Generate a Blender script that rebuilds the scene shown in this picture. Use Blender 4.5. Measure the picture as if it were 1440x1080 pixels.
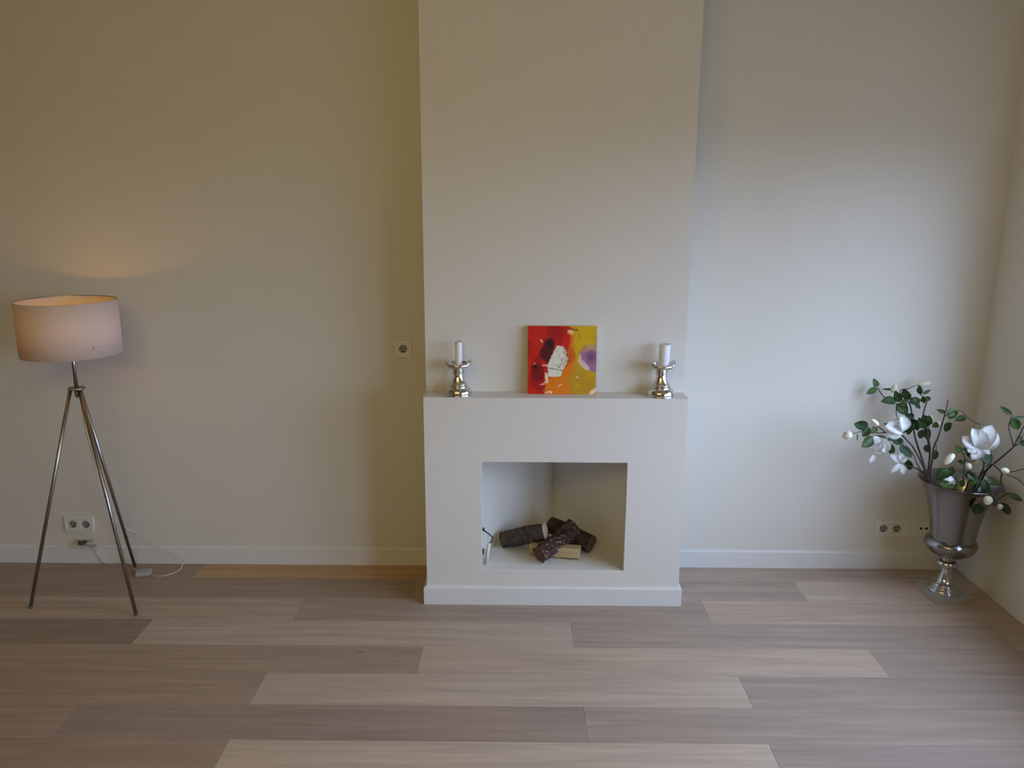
import bpy, bmesh, math, random
from mathutils import Vector, Matrix, noise
random.seed(5)
S = bpy.context.scene
COL = S.collection
for o in list(bpy.data.objects):
    bpy.data.objects.remove(o)

# ------------------------------------------------------------------ camera
PITCH, YAW, ROLL, FOCAL = .2224, .0064, .0044, 1120.0
cam_d = bpy.data.cameras.new('camera'); cam = bpy.data.objects.new('camera', cam_d); COL.objects.link(cam)
cam_d.sensor_fit = 'HORIZONTAL'; cam_d.sensor_width = 36.0; cam_d.lens = FOCAL/1440*36
cam_d.clip_start = .05
def _cam_rows():
    cp, sp, c, s, cr, sr = math.cos(PITCH), math.sin(PITCH), math.cos(YAW), math.sin(YAW), math.cos(ROLL), math.sin(ROLL)
    Ry = Matrix(((c, s, 0), (-s, c, 0), (0, 0, 1))); B = Matrix(((1, 0, 0), (0, 0, -1), (0, 1, 0)))
    P = Matrix(((1, 0, 0), (0, cp, -sp), (0, sp, cp))); R = Matrix(((cr, -sr, 0), (sr, cr, 0), (0, 0, 1)))
    return R @ P @ B @ Ry
_M = _cam_rows()
rot = Matrix((_M[0], -_M[1], -_M[2])).transposed()
cam.matrix_world = Matrix.Translation((0, -4.0, 1.912)) @ rot.to_4x4()
S.camera = cam

# ------------------------------------------------------------------ light and exposure
S.view_settings.view_transform = 'Standard'; S.view_settings.look = 'None'
S.view_settings.gamma = 1.0; S.view_settings.use_curve_mapping = False
S.view_settings.exposure = 0.10
SKY_STRENGTH = 15.2
LAMP_W = .85
FILL_W = 4.9
world = bpy.data.worlds.new('overcast_sky'); S.world = world; world.use_nodes = True
wn, wl = world.node_tree.nodes, world.node_tree.links
wn.clear()
tc = wn.new('ShaderNodeTexCoord'); sep = wn.new('ShaderNodeSeparateXYZ'); ramp = wn.new('ShaderNodeValToRGB')
bg = wn.new('ShaderNodeBackground'); wo = wn.new('ShaderNodeOutputWorld')
mr = wn.new('ShaderNodeMapRange'); mr.inputs['From Min'].default_value = -1; mr.inputs['From Max'].default_value = 1
wl.new(tc.outputs['Generated'], sep.inputs[0]); wl.new(sep.outputs['Z'], mr.inputs['Value'])
wl.new(mr.outputs[0], ramp.inputs[0]); wl.new(ramp.outputs[0], bg.inputs['Color']); wl.new(bg.outputs[0], wo.inputs['Surface'])
e = ramp.color_ramp.elements
e[0].position = .47; e[0].color = (.055, .062, .075, 1)
e[1].position = 1.0; e[1].color = (.46, .605, .90, 1)
n_ = e.new(.53); n_.color = (.39, .512, .752, 1)
bg.inputs['Strength'].default_value = SKY_STRENGTH
XR = 2.378; WALL_T = .26
WINDOWS = [(-.55, -2.9, .80, 2.30), (-3.15, -4.55, .30, 2.40)]      # y near, y far, sill, head
for wy0, wy1, wz0, wz1 in WINDOWS:
    pd = bpy.data.lights.new('window_portal', 'AREA'); pd.shape = 'RECTANGLE'
    pd.size = wz1-wz0; pd.size_y = wy0-wy1; pd.cycles.is_portal = True
    po = bpy.data.objects.new('window_portal', pd); COL.objects.link(po)
    po.location = (XR+WALL_T+.01, (wy0+wy1)/2, (wz0+wz1)/2); po.rotation_euler = (0, math.pi/2, 0)
S.cycles.max_bounces = 10; S.cycles.diffuse_bounces = 6; S.cycles.glossy_bounces = 6
S.cycles.sample_clamp_indirect = 6.0

# ------------------------------------------------------------------ materials
def mat(name, col, rough=.6, metal=0.0, spec=.5, noise_amt=0.0, noise_scale=8.0, bump=0.0, bump_scale=60.0, stretch=None, sheen=0, trans=0.0):
    m = bpy.data.materials.new(name); m.use_nodes = True
    nt = m.node_tree; b = nt.nodes['Principled BSDF']
    b.inputs['Base Color'].default_value = (*col, 1); b.inputs['Roughness'].default_value = rough
    b.inputs['Metallic'].default_value = metal; b.inputs['Specular IOR Level'].default_value = spec
    if noise_amt or bump:
        t = nt.nodes.new('ShaderNodeTexCoord'); mp = nt.nodes.new('ShaderNodeMapping')
        nt.links.new(t.outputs['Object'], mp.inputs[0])
        if stretch: mp.inputs['Scale'].default_value = stretch
    if noise_amt:
        n = nt.nodes.new('ShaderNodeTexNoise'); n.inputs['Scale'].default_value = noise_scale; n.inputs['Detail'].default_value = 5
        nt.links.new(mp.outputs[0], n.inputs['Vector'])
        r = nt.nodes.new('ShaderNodeValToRGB')
        r.color_ramp.elements[0].position = .3; r.color_ramp.elements[1].position = .7
        r.color_ramp.elements[0].color = (*[max(0, c*(1-noise_amt)) for c in col], 1)
        r.color_ramp.elements[1].color = (*[min(1, c*(1+noise_amt)) for c in col], 1)
        nt.links.new(n.outputs['Fac'], r.inputs[0]); nt.links.new(r.outputs[0], b.inputs['Base Color'])
    if bump:
        n2 = nt.nodes.new('ShaderNodeTexNoise'); n2.inputs['Scale'].default_value = bump_scale; n2.inputs['Detail'].default_value = 3
        nt.links.new(mp.outputs[0], n2.inputs['Vector'])
        bp = nt.nodes.new('ShaderNodeBump'); bp.inputs['Strength'].default_value = bump; bp.inputs['Distance'].default_value = .004
        nt.links.new(n2.outputs['Fac'], bp.inputs['Height']); nt.links.new(bp.outputs[0], b.inputs['Normal'])
    return m

WALL = mat('wall_paint', (.70, .667, .605), .85, spec=.2, noise_amt=.012, noise_scale=1.5, bump=.05, bump_scale=220)
FARWALL = mat('taupe_wall_paint', (.34, .30, .25), .85, spec=.2, noise_amt=.012, noise_scale=1.5)
PLASTER = mat('smooth_plaster', (.715, .68, .625), .75, spec=.25, noise_amt=.012, noise_scale=2.0, bump=.04, bump_scale=160)
FIREBOX = mat('firebox_paint', (.74, .71, .65), .8, spec=.2, noise_amt=.02, noise_scale=3)
TRIM = mat('white_gloss_trim', (.73, .715, .70), .4, spec=.4)
CEIL = mat('ceiling_paint', (.50, .48, .44), .9, spec=.1)
PLASTIC = mat('white_socket_plastic', (.78, .765, .73), .35)
DARKHOLE = mat('socket_hole', (.03, .03, .03), .6)
RIM_SHADOW = mat('painted_recess_shadow', (.12, .11, .10), .7)  # shadow at the rim of the socket recess, painted as a dark tone
GREY_WELLSHADE = mat('recess_shade_and_grey_parts', (.36, .34, .31), .5)  # white well greyed with painted recess shade; plain grey on contacts and screw
STEEL = mat('brushed_steel_tube', (.36, .33, .30), .30, metal=1.0)
CHROME = mat('polished_nickel', (.74, .71, .67), .10, metal=1.0, noise_amt=.04, noise_scale=30)
URN = mat('satin_aluminium', (.33, .327, .34), .17, metal=1.0, noise_amt=.06, noise_scale=14, bump=.05, bump_scale=40)
URN_FOOT = mat('dull_aluminium_foot', (.62, .63, .62), .42, metal=.85, noise_amt=.08, noise_scale=20)
URN_BRIGHT = mat('polished_aluminium', (.56, .555, .555), .16, metal=1.0, noise_amt=.05, noise_scale=25)
WAX = mat('white_wax', (.86, .84, .86), .45)
WICK = mat('wick', (.5, .47, .42), .9)
def bark(name, dark, base, patch, patch_amt, speck, speck_amt, scale, stretch):
    m = mat(name, base, .9, spec=.15, noise_amt=0, bump=1.0, bump_scale=scale, stretch=stretch); nt = m.node_tree; b = nt.nodes['Principled BSDF']
    mp = [n for n in nt.nodes if n.type == 'MAPPING'][0]
    def ns(sc, det, off):
        n = nt.nodes.new('ShaderNodeTexNoise'); n.inputs['Scale'].default_value = sc; n.inputs['Detail'].default_value = det
        ad = nt.nodes.new('ShaderNodeVectorMath'); ad.operation = 'ADD'; ad.inputs[1].default_value = (off, off*2, off*3)
        nt.links.new(mp.outputs[0], ad.inputs[0]); nt.links.new(ad.outputs[0], n.inputs['Vector']); return n
    def ramp(n, lo, hi):
        r = nt.nodes.new('ShaderNodeMapRange'); r.inputs['From Min'].default_value = lo; r.inputs['From Max'].default_value = hi; nt.links.new(n.outputs['Fac'], r.inputs['Value']); return r
    def mixc(f, a, b_):
        x = nt.nodes.new('ShaderNodeMix'); x.data_type = 'RGBA'; nt.links.new(f.outputs[0], x.inputs[0])
        if isinstance(a, tuple): x.inputs[6].default_value = (*a, 1)
        else: nt.links.new(a.outputs[2], x.inputs[6])
        x.inputs[7].default_value = (*b_, 1); return x
    c = mixc(ramp(ns(scale*.8, 6, 1.1), .35, .65), dark, base)
    c = mixc(ramp(ns(11, 3, 5.3), .70-patch_amt, .80-patch_amt), c, patch)
    c = mixc(ramp(ns(scale*1.5, 4, 9.7), .72-speck_amt, .80-speck_amt), c, speck)
    nt.links.new(c.outputs[2], b.inputs['Base Color']); return m
BARK_GREY = bark('grey_smooth_bark', (.045, .034, .030), (.100, .078, .066), (.20, .105, .055), .10, (.16, .14, .12), .03, 40, (1.4, 1, 1))
BARK_DARK = bark('dark_brown_bark', (.030, .022, .018), (.075, .055, .042), (.10, .06, .035), .05, (.12, .10, .085), .02, 40, (.5, 1, 1))
BARK_RED = bark('rough_reddish_bark', (.030, .016, .014), (.085, .046, .036), (.17, .080, .042), .12, (.25, .195, .165), .15, 62, (.6, 1, 1))
WOOD_CUT = mat('pale_cut_wood', (.55, .42, .27), .8, noise_amt=.12, noise_scale=20)
WOOD_SPLIT = mat('pale_split_wood', (.52, .38, .21), .8, noise_amt=.22, noise_scale=26, bump=.5, bump_scale=70, stretch=(.12, 1, 1))
WOOD_BROWN = mat('brown_end_grain', (.115, .062, .034), .85, noise_amt=.4, noise_scale=40)
STEM = mat('brown_twig', (.060, .036, .030), .75, noise_amt=.4, noise_scale=40)
LEAF = [mat('dark_leaf', (.050, .110, .034), .42, noise_amt=.3, noise_scale=30),
        mat('mid_leaf', (.078, .155, .042), .42, noise_amt=.3, noise_scale=30),
        mat('light_leaf', (.15, .27, .095), .45, noise_amt=.25, noise_scale=30),
        mat('grey_green_leaf', (.16, .25, .17), .45, noise_amt=.25, noise_scale=30)]
PETAL = mat('white_petal', (.86, .85, .83), .6, noise_amt=.06, noise_scale=40)
BUDM = mat('cream_bud', (.68, .65, .50), .6, noise_amt=.16, noise_scale=40)
CREAM = mat('cream_handle', (.72, .66, .50), .5)
BLACK = mat('black_iron', (.012, .012, .014), .5)
WIRE = mat('clear_cord', (.62, .57, .50), .35)
BOXP = mat('clear_grey_dimmer', (.42, .36, .33), .4)
ADAPT = mat('dark_grey_plug', (.10, .09, .08), .5)
CANVAS = mat('raw_canvas_edge', (.74, .69, .58), .9)
INK = mat('shade_print', (.16, .12, .09), .8)

def wood_floor():
    m = bpy.data.materials.new('pale_oiled_oak'); m.use_nodes = True
    nt = m.node_tree; b = nt.nodes['Principled BSDF']
    oi = nt.nodes.new('ShaderNodeObjectInfo'); t = nt.nodes.new('ShaderNodeTexCoord'); mp = nt.nodes.new('ShaderNodeMapping')
    mp.inputs['Scale'].default_value = (.8, 13, 1)
    add = nt.nodes.new('ShaderNodeVectorMath'); add.operation = 'ADD'
    sc = nt.nodes.new('ShaderNodeVectorMath'); sc.operation = 'SCALE'; sc.inputs[0].default_value = (37, 91, 13)
    nt.links.new(oi.outputs['Random'], sc.inputs['Scale'])
    nt.links.new(t.outputs['Object'], mp.inputs[0]); nt.links.new(mp.outputs[0], add.inputs[0]); nt.links.new(sc.outputs[0], add.inputs[1])
    n = nt.nodes.new('ShaderNodeTexNoise'); n.inputs['Scale'].default_value = 2.2; n.inputs['Detail'].default_value = 7; n.inputs['Distortion'].default_value = .5
    nt.links.new(add.outputs[0], n.inputs['Vector'])
    mp2 = nt.nodes.new('ShaderNodeMapping'); mp2.inputs['Scale'].default_value = (1.2, 60, 1)
    nt.links.new(t.outputs['Object'], mp2.inputs[0])
    n2 = nt.nodes.new('ShaderNodeTexNoise'); n2.inputs['Scale'].default_value = 3; n2.inputs['Detail'].default_value = 4
    nt.links.new(mp2.outputs[0], n2.inputs['Vector'])
    r = nt.nodes.new('ShaderNodeValToRGB'); r.color_ramp.elements[0].position = .25; r.color_ramp.elements[1].position = .75
    r.color_ramp.elements[0].color = (.80, .785, .79, 1); r.color_ramp.elements[1].color = (1.12, 1.11, 1.09, 1)
    nt.links.new(n.outputs['Fac'], r.inputs[0])
    r2 = nt.nodes.new('ShaderNodeValToRGB'); r2.color_ramp.elements[0].position = .3; r2.color_ramp.elements[1].position = .7
    r2.color_ramp.elements[0].color = (.93, .93, .93, 1); r2.color_ramp.elements[1].color = (1.06, 1.06, 1.06, 1)
    nt.links.new(n2.outputs['Fac'], r2.inputs[0])
    m1 = nt.nodes.new('ShaderNodeMix'); m1.data_type = 'RGBA'; m1.blend_type = 'MULTIPLY'; m1.inputs[0].default_value = 1
    m2 = nt.nodes.new('ShaderNodeMix'); m2.data_type = 'RGBA'; m2.blend_type = 'MULTIPLY'; m2.inputs[0].default_value = 1
    nt.links.new(oi.outputs['Color'], m1.inputs[6]); nt.links.new(r.outputs[0], m1.inputs[7])
    nt.links.new(m1.outputs[2], m2.inputs[6]); nt.links.new(r2.outputs[0], m2.inputs[7])
    # small knots
    v = nt.nodes.new('ShaderNodeTexVoronoi'); v.inputs['Scale'].default_value = 1.0
    mp3 = nt.nodes.new('ShaderNodeMapping'); mp3.inputs['Scale'].default_value = (1.3, 4.5, 1)
    nt.links.new(t.outputs['Object'], mp3.inputs[0])
    add3 = nt.nodes.new('ShaderNodeVectorMath'); add3.operation = 'ADD'
    nt.links.new(mp3.outputs[0], add3.inputs[0]); nt.links.new(sc.outputs[0], add3.inputs[1]); nt.links.new(add3.outputs[0], v.inputs['Vector'])
    kr = nt.nodes.new('ShaderNodeValToRGB'); kr.color_ramp.elements[0].position = .012; kr.color_ramp.elements[1].position = .035
    kr.color_ramp.elements[0].color = (.55, .5, .46, 1); kr.color_ramp.elements[1].color = (1, 1, 1, 1)
    nt.links.new(v.outputs['Distance'], kr.inputs[0])
    m3 = nt.nodes.new('ShaderNodeMix'); m3.data_type = 'RGBA'; m3.blend_type = 'MULTIPLY'; m3.inputs[0].default_value = 1
    nt.links.new(m2.outputs[2], m3.inputs[6]); nt.links.new(kr.outputs[0], m3.inputs[7])
    nt.links.new(m3.outputs[2], b.inputs['Base Color'])
    b.inputs['Roughness'].default_value = .5; b.inputs['Specular IOR Level'].default_value = .35
    bp = nt.nodes.new('ShaderNodeBump'); bp.inputs['Strength'].default_value = .08; bp.inputs['Distance'].default_value = .002
    nt.links.new(n2.outputs['Fac'], bp.inputs['Height']); nt.links.new(bp.outputs[0], b.inputs['Normal'])
    return m
OAK = wood_floor()

def shade_mat():
    m = bpy.data.materials.new('white_lampshade_fabric'); m.use_nodes = True
    nt = m.node_tree; nt.nodes.clear()
    out = nt.nodes.new('ShaderNodeOutputMaterial'); d = nt.nodes.new('ShaderNodeBsdfDiffuse'); tr = nt.nodes.new('ShaderNodeBsdfTranslucent'); mx = nt.nodes.new('ShaderNodeMixShader')
    d.inputs['Color'].default_value = (.80, .74, .70, 1); tr.inputs['Color'].default_value = (.88, .66, .42, 1); mx.inputs[0].default_value = .31
    t = nt.nodes.new('ShaderNodeTexCoord'); n = nt.nodes.new('ShaderNodeTexNoise'); n.inputs['Scale'].default_value = 400
    bp = nt.nodes.new('ShaderNodeBump'); bp.inputs['Strength'].default_value = .15; bp.inputs['Distance'].default_value = .001
    nt.links.new(t.outputs['Object'], n.inputs['Vector']); nt.links.new(n.outputs['Fac'], bp.inputs['Height']); nt.links.new(bp.outputs[0], d.inputs['Normal'])
    nt.links.new(d.outputs[0], mx.inputs[1]); nt.links.new(tr.outputs[0], mx.inputs[2]); nt.links.new(mx.outputs[0], out.inputs[0])
    return m
SHADE = shade_mat()
def glow_mat(name, col, strength):
    m = bpy.data.materials.new(name); m.use_nodes = True; nt = m.node_tree; nt.nodes.clear()
    out = nt.nodes.new('ShaderNodeOutputMaterial'); em = nt.nodes.new('ShaderNodeEmission')
    em.inputs[0].default_value = (*col, 1); em.inputs[1].default_value = strength; nt.links.new(em.outputs[0], out.inputs[0]); return m
def pane_mat():
    m = bpy.data.materials.new('clear_glass_pane'); m.use_nodes = True; nt = m.node_tree; nt.nodes.clear()
    out = nt.nodes.new('ShaderNodeOutputMaterial'); a = nt.nodes.new('ShaderNodeBsdfTransparent'); g = nt.nodes.new('ShaderNodeBsdfGlossy'); mx = nt.nodes.new('ShaderNodeMixShader')
    a.inputs[0].default_value = (.96, .97, .97, 1); g.inputs['Roughness'].default_value = .02; mx.inputs[0].default_value = .06
    nt.links.new(a.outputs[0], mx.inputs[1]); nt.links.new(g.outputs[0], mx.inputs[2]); nt.links.new(mx.outputs[0], out.inputs[0]); return m
PANE = pane_mat()

# ------------------------------------------------------------------ mesh helpers
def link(name, bm, m, parent=None, smooth=False, loc=None):
    me = bpy.data.meshes.new(name); bm.normal_update(); bm.to_mesh(me); bm.free()
    if smooth:
        for p in me.polygons: p.use_smooth = True
    ms = m if isinstance(m, (list, tuple)) else [m]
    for x in ms: me.materials.append(x)
    o = bpy.data.objects.new(name, me); COL.objects.link(o)
    if parent: o.parent = parent
    if loc: o.location = loc
    return o
def struct(name, bm, m, parent=None):
    o = link(name, bm, m, parent)
    if not parent: o['kind'] = 'structure'
    return o
def thing(name, label, cat, loc=(0, 0, 0), rz=0, group=None):
    o = bpy.data.objects.new(name, None); COL.objects.link(o); o.empty_display_size = .05
    o.location = loc; o.rotation_euler = (0, 0, rz); o['label'] = label; o['category'] = cat
    if group: o['group'] = group
    return o
def box(bm, x0, x1, y0, y1, z0, z1, bev=0.0, mi=0):
    b2 = bmesh.new()
    v = [b2.verts.new((x, y, z)) for x in (x0, x1) for y in (y0, y1) for z in (z0, z1)]
    for q in ((0, 1, 3, 2), (4, 6, 7, 5), (0, 4, 5, 1), (2, 3, 7, 6), (0, 2, 6, 4), (1, 5, 7, 3)):
        b2.faces.new([v[i] for i in q])
    bmesh.ops.recalc_face_normals(b2, faces=b2.faces)
    if bev: bmesh.ops.bevel(b2, geom=b2.edges[:], offset=bev, segments=2, affect='EDGES', profile=.6)
    for f in b2.faces: f.material_index = mi
    merge(bm, b2); return bm
def merge(bm, b2):
    me = bpy.data.meshes.new('t'); b2.to_mesh(me); b2.free(); bm.from_mesh(me); bpy.data.meshes.remove(me)
def newbox(*a, **k): return box(bmesh.new(), *a, **k)
def lathe(prof, seg=48, cap=True, rimfn=None):
    bm = bmesh.new(); rings = []
    for i, (r, z) in enumerate(prof):
        ring = []
        for k in range(seg):
            t = 2*math.pi*k/seg; rr, zz = (r, z) if not rimfn else rimfn(i, r, z, t)
            ring.append(bm.verts.new((rr*math.cos(t), rr*math.sin(t), zz)))
        rings.append(ring)
    for a, b in zip(rings, rings[1:]):
        for k in range(seg): bm.faces.new((a[k], a[(k+1) % seg], b[(k+1) % seg], b[k]))
    if cap:
        bm.faces.new(list(reversed(rings[0]))); bm.faces.new(rings[-1])
    bmesh.ops.recalc_face_normals(bm, faces=bm.faces)
    return bm
def smooth_prof(pts, n=4):
    out = []
    P = [pts[0]]+list(pts)+[pts[-1]]
    for i in range(1, len(P)-2):
        for k in range(n):
            t = k/n; q = []
            for d in (0, 1):
                a, b, c, e2 = P[i-1][d], P[i][d], P[i+1][d], P[i+2][d]
                q.append(.5*((2*b)+(-a+c)*t+(2*a-5*b+4*c-e2)*t*t+(-a+3*b-3*c+e2)*t**3))
            out.append((max(.0005, q[0]), q[1]))
    out.append(pts[-1]); return out
def spline(pts, n=5):
    P = [Vector(p) for p in pts]
    if len(P) < 3: return P
    P = [P[0]*2-P[1]]+P+[P[-1]*2-P[-2]]; out = []
    for i in range(1, len(P)-2):
        for k in range(n):
            t = k/n; a, b, c, d = P[i-1], P[i], P[i+1], P[i+2]
            out.append(.5*((2*b)+(c-a)*t+(2*a-5*b+4*c-d)*t*t+(3*b-a-3*c+d)*t**3))
    out.append(P[-2]); return out
def tube(bm, pts, r0, r1=None, seg=8, caps=True):
    r1 = r0 if r1 is None else r1
    pts = [Vector(p) for p in pts]; n = len(pts); prev = None; rings = []
    up = None
    for i, p in enumerate(pts):
        d = (pts[min(i+1, n-1)]-pts[max(i-1, 0)]).normalized()
        if up is None:
            up = d.orthogonal().normalized()
        else:
            up = (up-d*up.dot(d)); up = up.normalized() if up.length > 1e-6 else d.orthogonal().normalized()
        w = d.cross(up); r = r0+(r1-r0)*i/max(1, n-1)
        rings.append([bm.verts.new(p+(up*math.cos(2*math.pi*k/seg)+w*math.sin(2*math.pi*k/seg))*r) for k in range(seg)])
    for a, b in zip(rings, rings[1:]):
        for k in range(seg): bm.faces.new((a[k], a[(k+1) % seg], b[(k+1) % seg], b[k]))
    if caps:
        bm.faces.new(list(reversed(rings[0]))); bm.faces.new(rings[-1])
    return bm
def extrude_poly(pts, y0, y1):
    """closed outline in x,z given depth from y0 to y1"""
    bm = bmesh.new()
    a = [bm.verts.new((x, y0, z)) for x, z in pts]; b = [bm.verts.new((x, y1, z)) for x, z in pts]
    n = len(pts)
    bm.faces.new(a); bm.faces.new(list(reversed(b)))
    for i in range(n): bm.faces.new((a[i], b[i], b[(i+1) % n], a[(i+1) % n]))
    bmesh.ops.recalc_face_normals(bm, faces=bm.faces); return bm

# ------------------------------------------------------------------ room shell
XL, YF, HC = -4.6, -6.2, 3.25
CX0, CX1, CY = -.434, .793, -.297           # chimney breast
bm = bmesh.new(); box(bm, XL-.25, CX0+.02, 0, .25, 0, HC); box(bm, CX1-.02, XR+WALL_T, 0, .25, 0, HC)
struct('wall_back', bm, WALL)
ZM = 1.038                                    # mantel height
struct('wall_chimney', newbox(CX0, CX1, CY, .25, ZM-.04, HC), PLASTER)
bm = bmesh.new(); yy = 0
for wy0, wy1, wz0, wz1 in WINDOWS:
    box(bm, XR, XR+WALL_T, wy0, yy, 0, HC); box(bm, XR, XR+WALL_T, wy1, wy0, 0, wz0); box(bm, XR, XR+WALL_T, wy1, wy0, wz1, HC); yy = wy1
box(bm, XR, XR+WALL_T, YF, yy, 0, HC)
struct('wall_right', bm, WALL)
struct('wall_left', newbox(XL-.25, XL, YF, 0, 0, HC), FARWALL)
struct('wall_front', newbox(XL-.25, XR+WALL_T, YF-.25, YF, 0, HC), FARWALL)
struct('ceiling', newbox(XL-.25, XR+WALL_T, YF-.25, .25, HC, HC+.2), CEIL)

# windows in the right wall, just outside the frame
for i_, (WY0, WY1, WZ0, WZ1) in enumerate(WINDOWS):
    win = thing('window_%d' % (i_+1), '', ''); del win['label']; del win['category']; win['kind'] = 'structure'
    bm = bmesh.new(); xw0, xw1, fw = XR+.17, XR+.235, .055; ymid = (WY0+WY1)/2
    box(bm, xw0, xw1, WY0-fw, WY0, WZ0, WZ1); box(bm, xw0, xw1, WY1, WY1+fw, WZ0, WZ1)
    box(bm, xw0, xw1, WY1+fw, WY0-fw, WZ0, WZ0+fw); box(bm, xw0, xw1, WY1+fw, WY0-fw, WZ1-fw, WZ1)
    box(bm, xw0, xw1, ymid-.04, ymid+.04, WZ0+fw, WZ1-fw)
    link('window_frame', bm, TRIM, win)
    link('pane', newbox(xw0+.03, xw0+.036, WY1+fw, ymid-.04, WZ0+fw, WZ1-fw), PANE, win)
    link('pane', newbox(xw0+.03, xw0+.036, ymid+.04, WY0-fw, WZ0+fw, WZ1-fw), PANE, win)
    link('window_sill', newbox(XR-.03, xw0, WY1, WY0, WZ0-.0, WZ0+.02), TRIM, win)

# floor: a sub-floor and every plank a part of it
floor = struct('floor', newbox(XL-.25, XR+WALL_T, YF-.25, .25, -.12, -.02), mat('subfloor', (.03, .022, .018), .9))
ROWW, PL = .2145, 1.965
edges = [0.0, -.170, -.385, -.603, -.820, -1.032, -1.246, -1.457, -1.672]
while edges[-1] > YF: edges.append(edges[-1]-ROWW)
phase = {0: -1.69, 1: 1.448, 2: -1.047, 3: .259, 4: -.409, 5: -1.037, 6: .266, 7: -1.042}
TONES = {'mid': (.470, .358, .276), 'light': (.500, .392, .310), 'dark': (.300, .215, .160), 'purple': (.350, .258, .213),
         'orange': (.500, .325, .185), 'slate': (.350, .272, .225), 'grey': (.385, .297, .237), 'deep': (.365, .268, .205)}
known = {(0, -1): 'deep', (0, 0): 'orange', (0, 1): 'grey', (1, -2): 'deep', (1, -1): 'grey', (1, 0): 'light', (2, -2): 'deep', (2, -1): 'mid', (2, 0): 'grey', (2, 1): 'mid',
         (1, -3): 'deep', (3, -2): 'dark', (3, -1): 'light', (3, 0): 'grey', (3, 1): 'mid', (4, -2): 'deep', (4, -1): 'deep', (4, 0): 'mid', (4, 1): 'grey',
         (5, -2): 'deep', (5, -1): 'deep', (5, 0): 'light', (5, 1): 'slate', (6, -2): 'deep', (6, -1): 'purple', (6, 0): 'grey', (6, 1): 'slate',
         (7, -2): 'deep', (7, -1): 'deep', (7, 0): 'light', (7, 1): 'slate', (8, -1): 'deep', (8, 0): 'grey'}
G = .0003
for r in range(len(edges)-1):
    y1, y0 = edges[r]-G, edges[r+1]+G
    ph = phase.get(r, random.uniform(-1.2, .8))
    # index 0 is the plank that begins at, or just right of, the recorded joint nearest the middle
    k0 = math.floor((XL-ph)/PL)
    base = {0: 0, 1: 1, 2: 0, 3: 0, 4: 0, 5: 0, 6: 0, 7: 0}.get(r, 0)
    x = ph+k0*PL; k = k0
    while x < XR+.1:
        xa, xb = max(x+G, XL), min(x+PL-G, XR+.1)
        if xb-xa > .02:
            bm = newbox(-(xb-xa)/2, (xb-xa)/2, -(y1-y0)/2, (y1-y0)/2, -.02, 0)
            top = [e2 for e2 in bm.edges if all(v.co.z > -.001 for v in e2.verts)]
            bmesh.ops.bevel(bm, geom=top, offset=.0005, segments=1, affect='EDGES')
            o = link('plank', bm, OAK, floor, loc=((xa+xb)/2, (y0+y1)/2, 0))
            kk = {0: k, 1: k, 2: k, 3: k, 4: k, 5: k, 6: k, 7: k}.get(r, k)
            off = 0
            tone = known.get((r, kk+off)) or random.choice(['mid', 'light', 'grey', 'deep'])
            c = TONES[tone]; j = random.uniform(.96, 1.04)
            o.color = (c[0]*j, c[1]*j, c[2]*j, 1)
        x += PL; k += 1

# skirting boards
def skirt(name, x0, x1):
    bm = newbox(x0, x1, -.014, 0, 0, .099)
    es = [e2 for e2 in bm.edges if all(v.co.z > .09 and v.co.y < -.01 for v in e2.verts)]
    bmesh.ops.bevel(bm, geom=es, offset=.009, segments=3, affect='EDGES')
    struct(name, bm, TRIM)
skirt('baseboard_left', XL, CX0); skirt('baseboard_right', CX1, XR)

# ------------------------------------------------------------------ fireplace
fp = thing('fireplace', 'plain white plastered fireplace with low plinth built against the chimney breast', 'fireplace', (.178, -.3, 0))
FX, FY = .178, -.3
YS = -.428; OL, OR, OT, OB = -.164, .521, .727, .178
bm = bmesh.new()
def rel(x0, x1, y0, y1, z0, z1): return (x0-FX, x1-FX, y0-FY, y1-FY, z0, z1)
# surround: front slab with its opening, sides and top
pts_o = [(CX0, 0), (CX1, 0), (CX1, ZM), (CX0, ZM)]; pts_i = [(OL, OB), (OR, OB), (OR, OT), (OL, OT)]
def ring_slab(y0, y1):
    b2 = bmesh.new()
    lay = []
    for y in (y0, y1):
        lay.append(([b2.verts.new((x-FX, y-FY, z)) for x, z in pts_o], [b2.verts.new((x-FX, y-FY, z)) for x, z in pts_i]))
    for i in range(4):
        j = (i+1) % 4
        b2.faces.new((lay[0][0][i], lay[0][0][j], lay[0][1][j], lay[0][1][i]))
        b2.faces.new((lay[1][0][i], lay[1][1][i], lay[1][1][j], lay[1][0][j]))
        b2.faces.new((lay[0][0][i], lay[1][0][i], lay[1][0][j], lay[0][0][j]))
        b2.faces.new((lay[0][1][i], lay[0][1][j], lay[1][1][j], lay[1][1][i]))
    bmesh.ops.recalc_face_normals(b2, faces=b2.faces)
    es = [e2 for e2 in b2.edges if all(v.co.y < y0-FY+.001 for v in e2.verts)]
    bmesh.ops.bevel(b2, geom=es, offset=.002, segments=2, affect='EDGES')
    return b2
link('surround', ring_slab(YS, YS+.04), PLASTER, fp)
link('side_panel', newbox(*rel(CX0, CX0+.04, YS+.04, -.001, 0, ZM-.04)), PLASTER, fp)
link('side_panel', newbox(*rel(CX1-.04, CX1, YS+.04, -.001, 0, ZM-.04)), PLASTER, fp)
link('mantel_top', newbox(*rel(CX0, CX1, YS+.04, CY, ZM-.04, ZM)), PLASTER, fp)
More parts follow.
